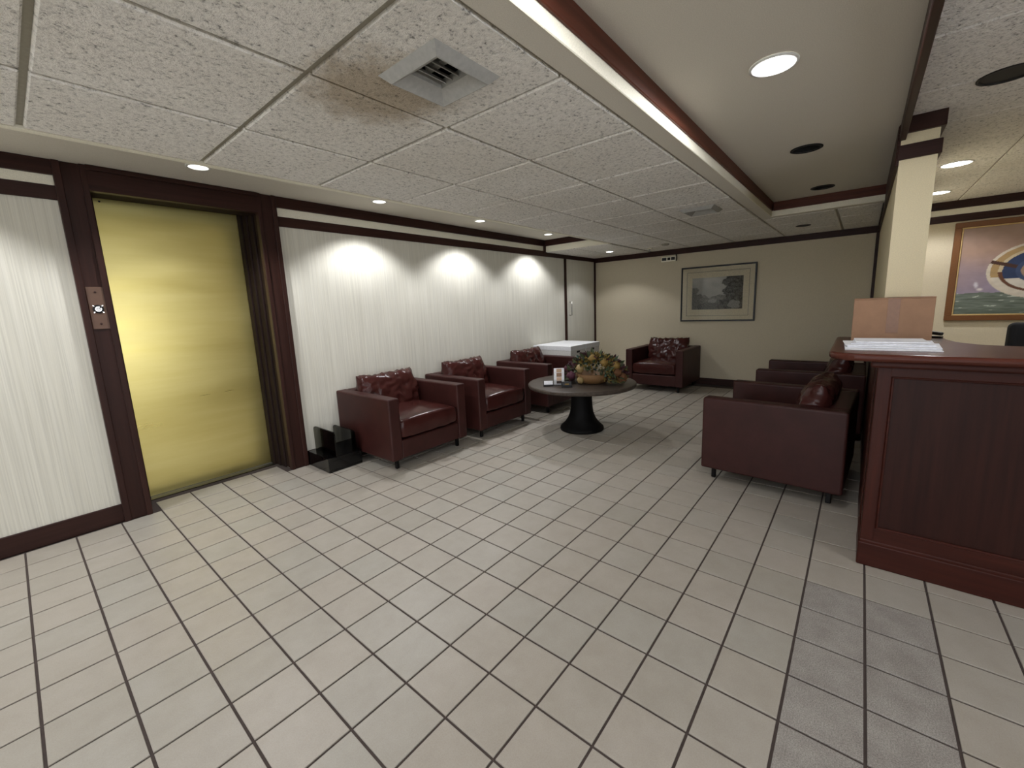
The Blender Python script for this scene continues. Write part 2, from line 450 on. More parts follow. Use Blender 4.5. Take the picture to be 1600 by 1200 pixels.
# coffer and slot trims
def bar(name, m, parent, *boxes, bev=.003):
    mb = MB()
    for b in boxes: mb.box(*b, bev)
    return mb.obj(name, m, parent)
t1 = struct(bar('trim_1', M['white_band'], None, (XN, CX1-.006, .021, .029, ZL-.001, ZC), (CX1-.006, CX1+.002, -.83, .029, ZL-.001, ZC)))
bar('wood_rail', M['lit_rail_x'], t1, (XN, CX1-.016, .009, .022, ZL+.050, ZC+.001))
bar('wood_rail', M['lit_rail_y'], t1, (CX1-.018, CX1-.005, -.82, .009, ZL+.050, ZC+.001))
t2 = struct(bar('trim_2', M['wood_x'], None, (XN, PX, -.850, -.822, 2.12, ZR+.03), (PX, XF, -.832, -.815, 1.99, 2.30)))
# left wall crown and rail
t3 = struct(bar('trim_3', M['wood_x'], None, (XN, -.395, YW-.028, YW, 2.152, ZS), (.800, SX1, YW-.028, YW, 2.152, ZS)))
t4 = struct(bar('trim_4', M['wood_x'], None, (XN, -.395, YW-.016, YW, 2.015, 2.095), (.800, XF, YW-.016, YW, 2.008, 2.085)))
bar('frieze', M['white_band'], t4, (XN, -.395, YW-.004, YW+.001, 2.085, 2.16), (.800, SX1, YW-.004, YW+.001, 2.08, 2.16))
t5 = struct(bar('trim_5', M['wood_y'], None, (SX1-.02, SX1+.004, 1.926, YW-.028, 2.152, ZS)))
bar('corner_block', M['wood_z'], t5, (SX1-.03, SX1, YW-.03, YW, 2.06, 2.17))
t6 = struct(bar('trim_6', M['wood_y'], None, (XF-.02, XF, -.83, YW, 1.99, ZL)))
t7 = struct(bar('trim_7', M['wood_y'], None, (XF-.028, XF, YR, PY0, 2.152, ZR), (XF-.02, XF, YR, PY0, 2.013, 2.088)))
bar('frieze', M['white_band'], t7, (XF-.004, XF, YR, PY0, 2.085, 2.16))
t8 = struct(bar('trim_8', M['wood_y'], None, (PX-.024, PX+.004, PY0-.02, PY1+.012, 2.152, ZR), (PX-.016, PX+.004, PY0-.014, PY1+.010, 2.018, 2.093),
                (PX, XF, PY0-.02, PY0, 2.152, ZR), (PX, XF, PY0-.014, PY0, 2.018, 2.093)))
t9 = struct(bar('trim_9', M['wood_z'], None, (XF-.03, XF, PY1, PY1+.03, 0, ZL), (XF-.03, XF, YW-.03, YW, 0, ZL)))
bl = struct(bar('baseboard_left', M['wood_x'], None, (XN, -.39, YW-.014, YW, 0, .12), (.80, 5.04, YW-.014, YW, 0, .12)))
struct(bar('baseboard_back', M['wood_y'], None, (XF-.014, XF, -.8, YW-.03, 0, .10)))
bar('dark_lower_sheet', M['wood_x'], bpy.data.objects['wall_partition'], (PX+.002, XF-.03, PY1-.001, PY1+.008, .0, 1.0))  # thin dark wood-coloured sheet added to darken the lower partition face
struct(bar('baseboard_partition', M['wood_x'], None, (PX+.01, XF-.031, PY1+.007, PY1+.018, 0, .10)))
# far flush door in the left wall
d2 = struct(MB().box(5.10, XF-.03, YW-.006, YW+.02, .02, 2.005).obj('door_2', M['paper_left']))
bar('door_jamb', M['wood_z'], d2, (5.045, 5.10, YW-.016, YW+.01, 0, 2.01))
MB().tube([(5.19, YW-.006, 1.335), (5.19, YW-.045, 1.335), (5.19, YW-.045, 1.125), (5.19, YW-.006, 1.125)], .008).obj('door_handle', M['chrome'], d2, True)

# ================================================================== BRASS ELEVATOR DOOR
d1 = struct(MB().box(DX0-.08, DX1+.08, 3.28, 3.32, .004, 2.22).obj('door_1', M['brass']))
hole = MB().lathe([(.006, 0), (.006, .003)], n=16).obj('keyhole', M['black_hole'], d1)
hole.rotation_euler = (PI/2, 0, 0); hole.location = (-.175, 3.2795, 2.105)
MB().box(DX0, DX1, 3.20, 3.275, -.004, .001).obj('door_sill', M['black_metal'], d1)
def casing(x_out, x_in, sgn):
    # stepped mahogany casing: flat outer band, sunk channel, bead, then the stepped jamb
    a = x_out; mb = MB()
    def bx(u0, u1, y0, y1): 
        p, q = sorted((a+sgn*u0, a+sgn*u1)); mb.box(p, q, y0, y1, 0, ZS-.001, .003)
    bx(0, .034, 2.905, 2.95); bx(.030, .118, 2.920, 2.95); bx(.112, .142, 2.905, 2.96)
    return mb
cl = casing(-.398, DX0, 1).obj('door_casing', M['wood_z'], d1)
cr = casing(.806, DX1, -1).obj('door_casing', M['wood_z'], d1)
bar('head_casing', M['wood_x'], d1, (-.26, .67, 2.905, 2.955, 2.088, ZS-.001), (-.26, .67, 2.89, 2.93, 2.205, ZS-.002))
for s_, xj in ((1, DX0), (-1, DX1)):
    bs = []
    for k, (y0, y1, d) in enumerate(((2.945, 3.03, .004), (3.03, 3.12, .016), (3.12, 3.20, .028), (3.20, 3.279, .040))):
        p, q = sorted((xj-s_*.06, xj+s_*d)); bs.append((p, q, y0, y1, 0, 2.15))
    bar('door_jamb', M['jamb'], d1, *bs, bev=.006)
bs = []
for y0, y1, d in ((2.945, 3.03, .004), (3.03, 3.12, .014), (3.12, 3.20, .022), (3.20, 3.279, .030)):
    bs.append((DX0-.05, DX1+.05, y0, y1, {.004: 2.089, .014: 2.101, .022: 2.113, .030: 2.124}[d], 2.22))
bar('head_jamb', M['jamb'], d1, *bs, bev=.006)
# call button plate
cp = thing('elevator_call_plate', 'copper-brown elevator call plate with a lit white button on the left door casing', 'switch', (-.3225, 2.9195, 1.39))
MB().box(-.040, .040, -.006, 0, -.128, .130, .002).obj('plate', plain('aged_copper_plate', (98, 74, 60), .5, .2, scale=14), cp)
for z in (-.095, .098):
    s_ = MB().lathe([(.006, 0), (.006, .003), (.003, .0045)], n=12).obj('screw', M['wood_z'], cp); s_.rotation_euler = (PI/2, 0, 0); s_.location = (0, -.006, z)
bt = MB().lathe([(.026, 0), (.026, .004), (.022, .006)], n=24).obj('button', M['black_metal'], cp); bt.rotation_euler = (PI/2, 0, 0); bt.location = (0, -.006, -.005)
M['btn'] = emis('lit_button_ring', (1, 1, 1), 1.2)
mb = MB()
for k in range(24):
    if k in (2, 3): continue
    a, b = 2*PI*k/24, 2*PI*(k+1)/24
    mb.quad(*[(r*math.cos(t_), r*math.sin(t_), .0065) for r, t_ in ((.009, a), (.015, a), (.015, b), (.009, b))])
for sx in (-1, 1):
    for sy in (-1, 1):
        mb.quad(*[(sx*p, sy*q, .0065) for p, q in ((.016, .016), (.023, .018), (.024, .024), (.018, .022))])
mb.quad((-.004, -.004, .0065), (.004, -.004, .0065), (.004, .004, .0065), (-.004, .004, .0065))
ring = mb.obj('lit_ring', M['btn'], bt)

# ================================================================== LAMPS
def downlight(x, y, z, r, on, power, label, deep=True, size=110, blend=.35, group=None):
    t = thing('recessed_downlight', label, 'ceiling light', (x, y, z), 0, group)
    n = 32
    MB().lathe([(r+.012, -.001), (r+.012, -.005), (r-.002, -.007), (r-.002, -.001)], n=n, cap=False).obj('trim_ring', M['white_metal'] if on else M['black_hole'], t, True)
    h = .10 if deep else .0
    if deep:
        MB().lathe([(r, 0), (r*.96, h*.5), (r*.82, h)], n=n, cap=False).obj('reflector', M['white_metal'] if on else M['black_hole'], t, True)
    zz = .055 if deep else -.002
    rr = r*.80 if deep else r-.002
    MB().lathe([(rr, zz), (rr, zz+.004)], n=n).obj('lamp_lens' if on else 'dark_lamp', M['lens_on'] if on else M['black_hole'], t)
    if on:
        L = bpy.data.lights.new('lamp', 'SPOT'); L.energy = power; L.color = LAMP_COL; L.spot_size = math.radians(size); L.spot_blend = blend
        L.shadow_soft_size = r*.5
        o = bpy.data.objects.new('lamp', L); COL.objects.link(o); o.parent = t; o.location = (0, 0, -.012)
    return t
names = ['lit downlight in the ceiling slot above the brass door', 'lit downlight in the ceiling slot above the nearest armchair',
         'lit downlight in the ceiling slot above the second armchair', 'lit downlight in the ceiling slot nearest the far end of the slot',
         'downlight in the ceiling slot left of the brass door', 'downlight in the ceiling slot furthest behind the photographer']
for (x, y), nm in zip(SL, names): downlight(x, y, ZS, .055, True, P_SLOT, nm, size=120, blend=.45)
names = ['large lit round downlight in the plain coffer ceiling', 'black unlit downlight in the coffer beyond the lit one', 'black unlit downlight at the far end of the coffer',
         'coffer downlight nearest overhead', 'coffer downlight just behind the photographer', 'coffer downlight second behind the photographer', 'coffer downlight by the entrance']
for k, ((x, y), nm) in enumerate(zip(CL, names)):
    downlight(x, y, ZC, .074, k not in (1, 2), P_COFFER, nm, size=176, blend=.15)
downlight(2.31, -1.16, ZR, .09, False, 0, 'black unlit downlight in the speckled reception ceiling', deep=False)
downlight(4.08, -1.205, ZR, .085, True, P_RIGHT, 'lit downlight in the reception ceiling beside the partition end', deep=False, size=140)
downlight(5.32, -1.225, ZR, .085, True, P_RIGHT, 'lit downlight in the reception ceiling nearest the sailboat painting', deep=False, size=140)
downlight(3.2, -2.6, ZR, .085, True, P_RIGHT, 'reception ceiling downlight over the work area', deep=False, size=140)
downlight(.6, -2.6, ZR, .085, True, P_RIGHT, 'reception ceiling downlight beside the photographer', deep=False, size=140)
downlight(5.33, 2.30, ZL-.002, .055, True, P_LOW, 'small lit downlight in the tiled ceiling by the far corner', deep=False, size=120)
downlight(5.17, -.155, ZL-.002, .06, False, 0, 'black unlit downlight in the tiled ceiling past the coffer', deep=False)

# ================================================================== CEILING VENTS, SPRINKLER, SIGN
def vent(x, y, label):
    t = thing('ceiling_vent', label, 'vent', (x, y, ZL), 0, None)
    o_, r_, i_ = .145, .114, .066
    zo, zr, zi = -.001, -.027, .004
    for k in range(4):
        rot = Matrix.Rotation(k*PI/2, 4, 'Z'); mb = MB()
        mb.quad((-o_, -o_, zo), (o_, -o_, zo), (r_, -r_, zr), (-r_, -r_, zr))
        mb.quad((-r_, -r_, zr), (r_, -r_, zr), (r_-.003, -r_+.003, zr), (-r_+.003, -r_+.003, zr))
        mb.quad((-r_+.003, -r_+.003, zr), (r_-.003, -r_+.003, zr), (i_, -i_, zi), (-i_, -i_, zi))
        mb.quad((-i_, -i_, zi), (i_, -i_, zi), (i_, -i_, zi+.03), (-i_, -i_, zi+.03))
        mb.bm.transform(rot); mb.obj('frame_side', M['vent_metal'], t)
    MB().box(-.014, .014, -.058, .058, .030, .052, .003).obj('damper_box', M['vent_metal'], t)
    for k in range(4):
        yy = -.05+k*.033
        MB().box(-i_, i_, yy-.012, yy+.012, .020, .023, rot=Matrix.Rotation(math.radians(50), 4, 'X')).obj('louver', M['vent_metal'], t)
    mb = MB(); d = .10
    mb.quad((-d, -d, .10), (d, -d, .10), (d, d, .10), (-d, d, .10))
    for s_ in (-1, 1):
        mb.quad((-d, s_*d, .02), (d, s_*d, .02), (d, s_*d, .10), (-d, s_*d, .10)); mb.quad((s_*d, -d, .02), (s_*d, d, .02), (s_*d, d, .10), (s_*d, -d, .10))
    mb.obj('duct', M['duct'], t)
vent(.345, .42, 'square grey metal ceiling vent with soot stains round it, nearest the camera')
vent(3.32, .42, 'small far square ceiling vent beside the coffer corner')
sp = thing('sprinkler_head', 'small pale sprinkler head under the tiled ceiling near the far wall', 'sprinkler', (5.52, 1.75, ZL-.002))
MB().lathe([(.04, 0), (.04, -.004), (.03, -.012), (.012, -.014)], n=20).obj('escutcheon', M['white_band'], sp, True)
MB().lathe([(.010, -.012), (.010, -.035), (.006, -.04), (.006, -.05)], n=10).obj('stem', M['chrome'], sp)
MB().lathe([(.020, -.05), (.022, -.053)], n=14).obj('deflector', M['black_metal'], sp)
sm = thing('ceiling_sensor', 'flat round grey sensor on the tiled ceiling near the far wall sign', 'sensor', (5.27, 1.43, ZL-.002))
MB().lathe([(.05, 0), (.05, -.012), (.038, -.02)], n=20).obj('cover', M['tee'], sm, True)
sg = thing('hanging_sign', 'tiny white sign with three black marks hanging under the far wall rail', 'sign', (5.985, 1.63, 1.93))
MB().box(-.008, .008, -.115, .115, -.04, .035, .002).obj('board', M['white_band'], sg)
MB().box(-.0095, -.0078, .035, .105, -.022, .022).obj('black_mark', M['black_plastic'], sg)
MB().box(-.0095, -.0078, -.025, .018, -.018, .020).obj('black_mark', M['duct'], sg)
MB().box(-.0095, -.0078, -.095, -.038, -.020, .024).obj('black_mark', M['black_plastic'], sg)
MB().box(-.008, .008, -.118, -.106, -.04, .06).obj('bracket', M['black_metal'], sg)

# ================================================================== ARMCHAIRS
def cushion(w, d, h, n=14, puff=.35, wr=0.0, seed=0, crown=.0, pinch=.0):
    t = bmesh.new(); bmesh.ops.create_cube(t, size=2)
    bmesh.ops.subdivide_edges(t, edges=t.edges[:], cuts=n, use_grid_fill=True)
    for v in t.verts:
        x, y, z = v.co
        ex = max(abs(x), 0); ey = abs(y); ez = abs(z)
        # round the sides like an inflated box
        rx = math.sqrt(max(0, 1 - .5*ez*ez*puff)); 
        f = (1-abs(x)**6*.30)*(1-abs(y)**6*.30)
        zz = z*(1-puff*.55*(1-f)/.3) if abs(z) > 0 else 0
        xx = x*(1-.05*puff*(z*z)-.03*y*y*puff); yy = y*(1-.07*puff*(z*z)-.03*x*x*puff)
        p = Vector((xx*w/2, yy*d/2, zz*h/2))
        if z > .99: p.z += crown*(1-x*x)*(1-y*y)
        if pinch: p.y += pinch*max(0, y)*(abs(x)**3)
        if wr:
            q = Vector((p.x*7+seed, p.y*7, p.z*7+seed*.3))
            a = noise.noise(q*1.3); b = noise.noise(Vector((p.x*22+seed, p.y*9, p.z*8)))
            c = 1-abs(noise.noise(Vector((p.x*16+seed*2, p.y*16, p.z*9+3))))*2
            nrm = Vector((x*.3, y, z)).normalized()
            p += nrm*wr*(.5*a + .7*b + .9*c)
        v.co = p
    return t
CH = .607
def make_chair(label, loc, rz):
    t = thing('armchair', label, 'armchair', loc, rz, None)
    for s_ in (-1, 1):
        p, q = sorted((s_*.316, s_*.42))
        mb = MB().box(p, q, -.41, .41, .088, CH, .014, 3)
        o = mb.obj('armrest', M['leather'], t)
    MB().box(-.316, .316, .30, .41, .088, CH-.002, .014, 3).obj('backrest', M['leather'], t)
    MB().box(-.317, .317, -.402, .30, .090, .245, .012, 2).obj('seat_base', M['leather'], t)
    c = MB(); k = cushion(.628, .70, .172, 16, .30, .005, 1.0, .024); k.transform(Matrix.Translation((0, -.055, .333))); c.add(k)
    c.obj('seat_cushion', M['leather_gloss'], t, True)
    c = MB(); k = cushion(.60, .36, .17, 28, .8, .014, 5.0, 0, .018)
    k.transform(Matrix.Translation((0, .195, .545)) @ Matrix.Rotation(math.radians(72), 4, 'X')); c.add(k)
    c.obj('back_cushion', M['leather_gloss'], t, True)
    for sx in (-1, 1):
        for sy in (-1, 1):
            MB().box(sx*.34-.014, sx*.34+.014, sy*.34-.014, sy*.34+.014, 0, .09, .003).obj('leg', M['black_metal'], t)
    return t
ch = make_chair('oxblood leather armchair nearest the brass door along the left wall', (1.545, 2.515, 0), 0)
A = [ch]
def chair(loc, rz, label, seed):
    r = dup(ch, loc, rz, label); A.append(r); return r
chair((2.56, 2.51, 0), 0, 'middle oxblood leather armchair of the three along the left wall', 2)
chair((3.715, 2.49, 0), 0, 'oxblood leather armchair behind the round table, next to the white boxes', 3)
chair((5.555, 1.53, 0), -PI/2, 'oxblood leather armchair alone against the far wall below the engraving', 4)
chair((2.775, -.335, 0), PI-math.radians(2.9), 'large dark leather armchair seen from the side right in front of the reception desk', 5)
chair((4.26, -.395, 0), PI, 'shadowed leather armchair behind the one beside the desk', 6)
for a in A: a['group'] = 'matching leather lounge armchairs'

# ================================================================== ROUND TABLE
tx, ty = 3.01, 1.46
tb = thing('round_table', 'round dark pedestal table with a grey-brown wooden top among the armchairs', 'table', (tx, ty, 0))
MB().lathe([(.52, .458), (.545, .463), (.552, .475), (.552, .490), (.546, .498), (.535, .5)], n=72).obj('table_top', M['table_top'], tb, False)
MB().lathe([(.225, 0), (.228, .012), (.224, .028), (.205, .045), (.175, .075), (.145, .12), (.122, .18), (.112, .25), (.108, .33), (.112, .42), (.14, .452), (.30, .459)], n=48).obj('pedestal', M['table_base'], tb, True)
# flower arrangement
fl = thing('flower_arrangement', 'low basket of dried autumn flowers and leaves on the round table', 'flowers', (3.05, 1.345, .5))
MB().lathe([(.11, .0), (.145, .012), (.172, .05), (.178, .10), (.165, .10), (.12, .03)], n=36).obj('basket', plain('woven_tan_basket', (120, 88, 52), .7, bump=.4, scale=60), fl, True)
fm = {'leaf_green': plain('dried_green_leaf', (64, 74, 46), .7), 'leaf_teal': plain('teal_leaf', (52, 84, 72), .7), 'leaf_olive': plain('olive_gold_sprig', (128, 108, 52), .8),
      'leaf_plum': plain('plum_leaf', (62, 28, 36), .65), 'bloom_gold': plain('gold_bloom', (132, 106, 52), .8), 'bloom_plum': plain('plum_bloom', (78, 36, 52), .75),
      'gourd': plain('pale_gourd', (150, 128, 84), .55), 'rust': plain('rust_bloom', (104, 68, 40), .8)}
rng = random.Random(11)
def dome(u, v):
    # points on a loose low mound, wider along the view than deep
    th = 2*PI*u; ph = v*PI*.56
    p = Vector((.20*math.sin(ph)*math.cos(th), .33*math.sin(ph)*math.sin(th), .085+.195*math.cos(ph)))
    if p.y > 0: p.z = .03+(p.z-.03)*(1-.9*p.y)
    return p
def front(p):                     # the basket's bare front face
    return p.z < .135 and -.95 < math.atan2(p.y+.02, -p.x) < .75 and p.x < .02
def leaf_into(mb, p, d, L, wd):
    d = d.normalized(); s_ = d.orthogonal().normalized(); s_ = (Matrix.Rotation(rng.uniform(0, 2*PI), 3, d) @ s_); n_ = d.cross(s_)
    a = mb.bm.verts.new(p); b = mb.bm.verts.new(p+d*L*.45+s_*wd+n_*wd*.3); c = mb.bm.verts.new(p+d*L+n_*wd*-.3); e = mb.bm.verts.new(p+d*L*.45-s_*wd+n_*wd*.3)
    m_ = mb.bm.verts.new(p+d*L*.5)
    mb.bm.faces.new((a, b, m_)); mb.bm.faces.new((b, c, m_)); mb.bm.faces.new((c, e, m_)); mb.bm.faces.new((e, a, m_))
for key, nm, cnt, L, wd, vr in (('leaf_green', 'green_leaves', 240, .085, .022, (.1, 1.2)), ('leaf_olive', 'gold_sprigs', 760, .048, .011, (0, 1.1)),
                            ('leaf_plum', 'plum_leaves', 200, .075, .024, (.1, 1.1)), ('leaf_teal', 'teal_leaves', 60, .08, .02, (.2, .8))):
    mb = MB()
    for _ in range(cnt):
        u = rng.random()
        if key == 'leaf_plum': u = rng.choice((rng.gauss(.28, .10), rng.gauss(.78, .07)))
        if key == 'leaf_olive': u = rng.choice((rng.gauss(.62, .12), rng.gauss(.85, .1), rng.random()))
        v_ = rng.uniform(*vr); p = dome(u, v_)*rng.uniform(.78, 1.0); p.z = max(p.z, .05); 
        if front(p): continue
        d = (p-Vector((0, 0, .05)))+Vector((rng.gauss(0, .08), rng.gauss(0, .08), rng.gauss(0, .07)))
        d.normalize(); LL = L*rng.uniform(.6, 1.2); d.z = max(d.z, (.022-p.z)/LL+.15); leaf_into(mb, p, d, LL, wd)
    if key == 'leaf_green':
        for _ in range(60):
            p = Vector((rng.uniform(-.12, .05), -.20+rng.gauss(0, .06), rng.uniform(.085, .16))); leaf_into(mb, p, Vector((rng.gauss(0, .2), -.25, -.8)), .06, .010)
    mb.obj(nm, fm[key], fl, kind='stuff')
def bloom(key, name, p, r):
    p.z = max(p.z, r*1.2+.006); mb = MB(); t = bmesh.new(); bmesh.ops.create_icosphere(t, subdivisions=2, radius=r)
    for v in t.verts: v.co *= 1+.18*math.sin(v.co.x*180)*math.cos(v.co.y*170)
    t.transform(Matrix.Translation(p)); mb.add(t); mb.obj(name, fm[key], fl, True)
for key, name, u, v, r in (('gourd', 'gourd', .47, .62, .042), ('gourd', 'gourd', .48, 1.02, .036), ('gourd', 'gourd', .35, 1.0, .036), ('bloom_gold', 'gold_bloom', .55, .25, .045), ('bloom_gold', 'gold_bloom', .72, .55, .05),
                           ('bloom_gold', 'gold_bloom', .64, .42, .042), ('bloom_plum', 'plum_bloom', .42, .85, .045), ('bloom_plum', 'plum_bloom', .38, 1.18, .045), ('bloom_plum', 'plum_bloom', .33, .6, .04),
                           ('bloom_plum', 'plum_bloom', .80, .62, .045), ('rust', 'rust_bloom', .74, .98, .055), ('rust', 'rust_bloom', .70, .75, .04), ('bloom_gold', 'gold_bloom', .78, 1.2, .042), ('gourd', 'gourd', .30, 1.35, .03)):
    bloom(key, name, dome(u, v)*.98, r)
# card holders and brochure stand
def holder(x, y, rz, label, dark):
    t = thing('card_holder', label, 'card holder', (x, y, .5), rz)
    MB().box(-.05, .05, -.025, .025, 0, .016, .002).obj('base', M['black_plastic'], t)
    MB().box(-.05, .05, .012, .025, .01, .05, .002).obj('back_plate', M['black_plastic'], t)
    MB().box(-.044, .044, -.014, .009, .014, .052, .001, rot=Matrix.Rotation(math.radians(-14), 4, 'X')).obj('cards', M['black_plastic'] if dark else M['paper'], t)
    if dark: MB().box(-.02, .02, -.021, -.019, .026, .038).obj('gold_mark', fm['bloom_gold'], t)
    return t
RZ = math.radians(-52)
holder(2.665, 1.635, RZ, 'small black card holder filled with white business cards at the table edge', False)
holder(2.705, 1.445, RZ, 'small dark card holder with dark cards, right of the brochure stand', True)
bs = thing('brochure_stand', 'upright white brochure in a clear stand on the round table', 'brochure', (2.755, 1.565, .5), RZ)
MB().box(-.055, .055, -.04, .03, 0, .004, .001).obj('stand_foot', M['pane'], bs)
MB().box(-.052, .052, .006, .009, .004, .172, .001).obj('brochure', M['paper'], bs)
MB().box(-.056, .056, -.002, .001, .004, .05).obj('stand_front', M['pane'], bs)
for z0, z1, c in ((.128, .166, (196, 168, 140)), (.084, .124, (150, 118, 92)), (.046, .080, (206, 176, 150)), (.014, .042, (70, 52, 44))):
    MB().box(-.026, .026, .0046, .0062, z0, z1).obj('picture', plain('brochure_picture', c, .7, scale=120), bs)

# ================================================================== WHITE STORAGE BOXES
me_cache = {}
def storage_box(x, y, z, label):
    t = thing('storage_box', label, 'box', (x, y, z), 0)
    w_, d_, h_ = .198, .315, .236
    MB().box(-w_, w_, -d_, d_, 0, h_, .003).obj('box_body', M['card_side'], t)
    lid = MB().box(-w_-.005, w_+.005, -d_-.005, d_+.005, h_-.056, h_+.006, .003).obj('lid', M['card_white'], t)
    for s_ in (-1, 1):
        hb = MB().box(-.042, .042, s_*(d_+.001)-.002, s_*(d_+.001)+.002, h_-.098, h_-.070, .0015).obj('hand_hole', M['black_hole'], t)
    return t
for k in range(3):
    for j, x in enumerate((4.355, 4.768)):
        if k == 2: lb = ('white lidded storage box on top of the stack nearest the armchairs', 'white lidded storage box on top of the stack nearest the far wall')[j]
        else: lb = 'white storage box %s of the %s stack behind the armchair' % (('at the bottom', 'in the middle')[k], ('nearer', 'farther')[j])
        storage_box(x, 2.608, .2445*k, lb)

# ================================================================== GLOSSY BLACK PLINTH BY THE DOOR
pl = thing('magazine_stand', 'low glossy black stand with upright smoked panels between the brass door and the first armchair', 'stand', (.96, 2.735, 0))
MB().box(-.150, .150, -.185, .175, 0, .125, .004).obj('plinth', M['black_gloss'], pl)
for xx, h in ((-.075, .335), (.10, .305)):
    mb = MB(); n = 6; r = .03; poly = [(-.185, .125), (-.185, h-r)]
    poly += [(-.185+r-r*math.cos(k*PI/2/n), h-r+r*math.sin(k*PI/2/n)) for k in range(1, n+1)]
    poly += [(.175-r+r*math.sin(k*PI/2/n), h-r+r*math.cos(k*PI/2/n)) for k in range(0, n+1)] + [(.175, .125)]
    b = [mb.bm.verts.new((xx-.006, y, z)) for y, z in poly]; c = [mb.bm.verts.new((xx+.006, y, z)) for y, z in poly]
    mb.bm.faces.new(b); mb.bm.faces.new(c[::-1])
    for k in range(len(poly)): mb.bm.faces.new((b[k], c[k], c[(k+1) % len(poly)], b[(k+1) % len(poly)]))
    mb.obj('smoked_panel', M['smoke'], pl)

# ================================================================== RECEPTION DESK
dk = thing('reception_desk', 'mahogany reception desk with a recessed front panel', 'desk', (1.748, -.80, 0))
YE = -3.0
L = -YE-.80
MB().box(.026, .34, -L, -.010, .10, .996, .004).box(.30, .864, -.18, -.004, 0, .996, .004).obj('carcass', M['desk_z'], dk)
MB().box(0, .30, -L, 0, 0, .118, .006, 2).obj('plinth', M['desk_y'], dk)
MB().box(.006, .30, -L, -.004, .112, .132, .006, 2).obj('plinth_moulding', M['desk_y'], dk)
MB().box(.0112, .06, -L, -.008, .128, .192, .003).obj('bottom_rail', M['desk_y'], dk)
MB().box(.0112, .06, -L, -.008, .922, .99, .003).obj('top_rail', M['desk_y'], dk)
for a, b in ((-.006, -.056), (-1.10, -1.20), (-2.14, -L)):
    MB().box(.010, .06, b, a, .128, .99, .003).obj('stile', M['desk_z'], dk)
for a, b in ((-.056, -1.10), (-1.20, -2.14)):
    MB().box(.024, .05, b, a, .19, .925).obj('front_panel', M['desk_panel'], dk)
    mb = MB()
    for bx in ((.012, .026, b, a, .190, .200), (.012, .026, b, a, .914, .924), (.012, .026, a-.010, a, .19, .924), (.012, .026, b, b+.010, .19, .924)): mb.box(*bx, .004)
    mb.obj('panel_bead', M['desk_y'], dk)
MB().box(-.030, .31, -L, .020, .965, .996, .010, 3).obj('cornice', M['desk_y'], dk)
r = .12; poly = [(1.672, -3.02), (1.668, -1.7)]
n = 8
for k in range(n+1):
    a = k*PI/2/n; poly.append((1.672+r-r*math.cos(a), -.745+r*math.sin(a)))
poly += [(2.612, -.622), (2.612, -.99), (2.66, -.995), (2.66, -1.10), (2.50, -1.105), (2.36, -1.125), (2.25, -1.18), (2.20, -1.26), (2.18, -1.36), (2.17, -3.02)]
ct = MB().prism(poly, .996, 1.03, .014, 4).obj('countertop', M['top_y'], None)
tag(ct, 'polished reddish-brown wooden countertop with a rounded corner on the reception desk', 'countertop')
# mail on the counter
ml = [(1.985, -.845, 1.0300, .30, .335, 2, 'white envelope at the very bottom of the mail pile'), (2.02, -.86, 1.0355, .25, .33, -3, 'white envelope second from the bottom of the mail pile'),
      (2.05, -.835, 1.0410, .24, .325, 4, 'white envelope in the middle of the mail pile'), (2.06, -.855, 1.0465, .23, .30, -2, 'off-white envelope second from the top of the mail pile'),
      (2.10, -.85, 1.0520, .22, .27, 3, 'white envelope on top of the mail pile beside the cardboard box')]
for k, (x, y, z, sx, sy, rz, lb) in enumerate(ml):
    e = MB().box(-sx/2, sx/2, -sy/2, sy/2, 0, .005, .0015).obj('envelope', M['paper'] if k % 2 == 0 else M['paper2'])
    e.location = (x, y, z); e.rotation_euler = (0, 0, math.radians(rz)); tag(e, lb, 'envelope', 'mail on the counter')
    MB().quad((-sx/2, -sy/2, .0053), (-sx*.05, 0, .0056), (-sx/2, sy/2, .0053), (-sx/2+.002, 0, .0053)).obj('flap', M['paper2'], e)
cb = thing('cardboard_box', 'brown cardboard shipping box behind the mail on the countertop', 'box', (2.455, -.860, 1.03), math.radians(-1))
MB().box(-.135, .135, -.162, .162, 0, .228, .002).obj('box_body', M['kraft'], cb)
for s_ in (-1, 1): MB().box(-.137, .137, *sorted((s_*.163, s_*.002)), .228, .233, .001).obj('flap', M['kraft'], cb)
MB().box(-.1365, -.1345, -.030, .020, .045, .233).obj('tape', M['kraft_tape'], cb)
MB().box(-.138, .137, -.030, .020, .2335, .2345).obj('tape', M['kraft_tape'], cb)
stp = thing('stapler', 'small black stapler at the back of the countertop right of the cardboard box', 'stapler', (2.615, -1.050, 1.03), math.radians(60))
MB().box(-.045, .045, -.012, .012, 0, .010, .003).obj('base', M['black_plastic'], stp)
MB().box(-.045, .040, -.011, .011, .018, .036, .005, 2, rot=Matrix.Rotation(math.radians(-7), 4, 'Y')).obj('handle', M['black_plastic'], stp)
MB().box(.025, .042, -.009, .009, .006, .03, .002).obj('hinge', M['chrome'], stp)

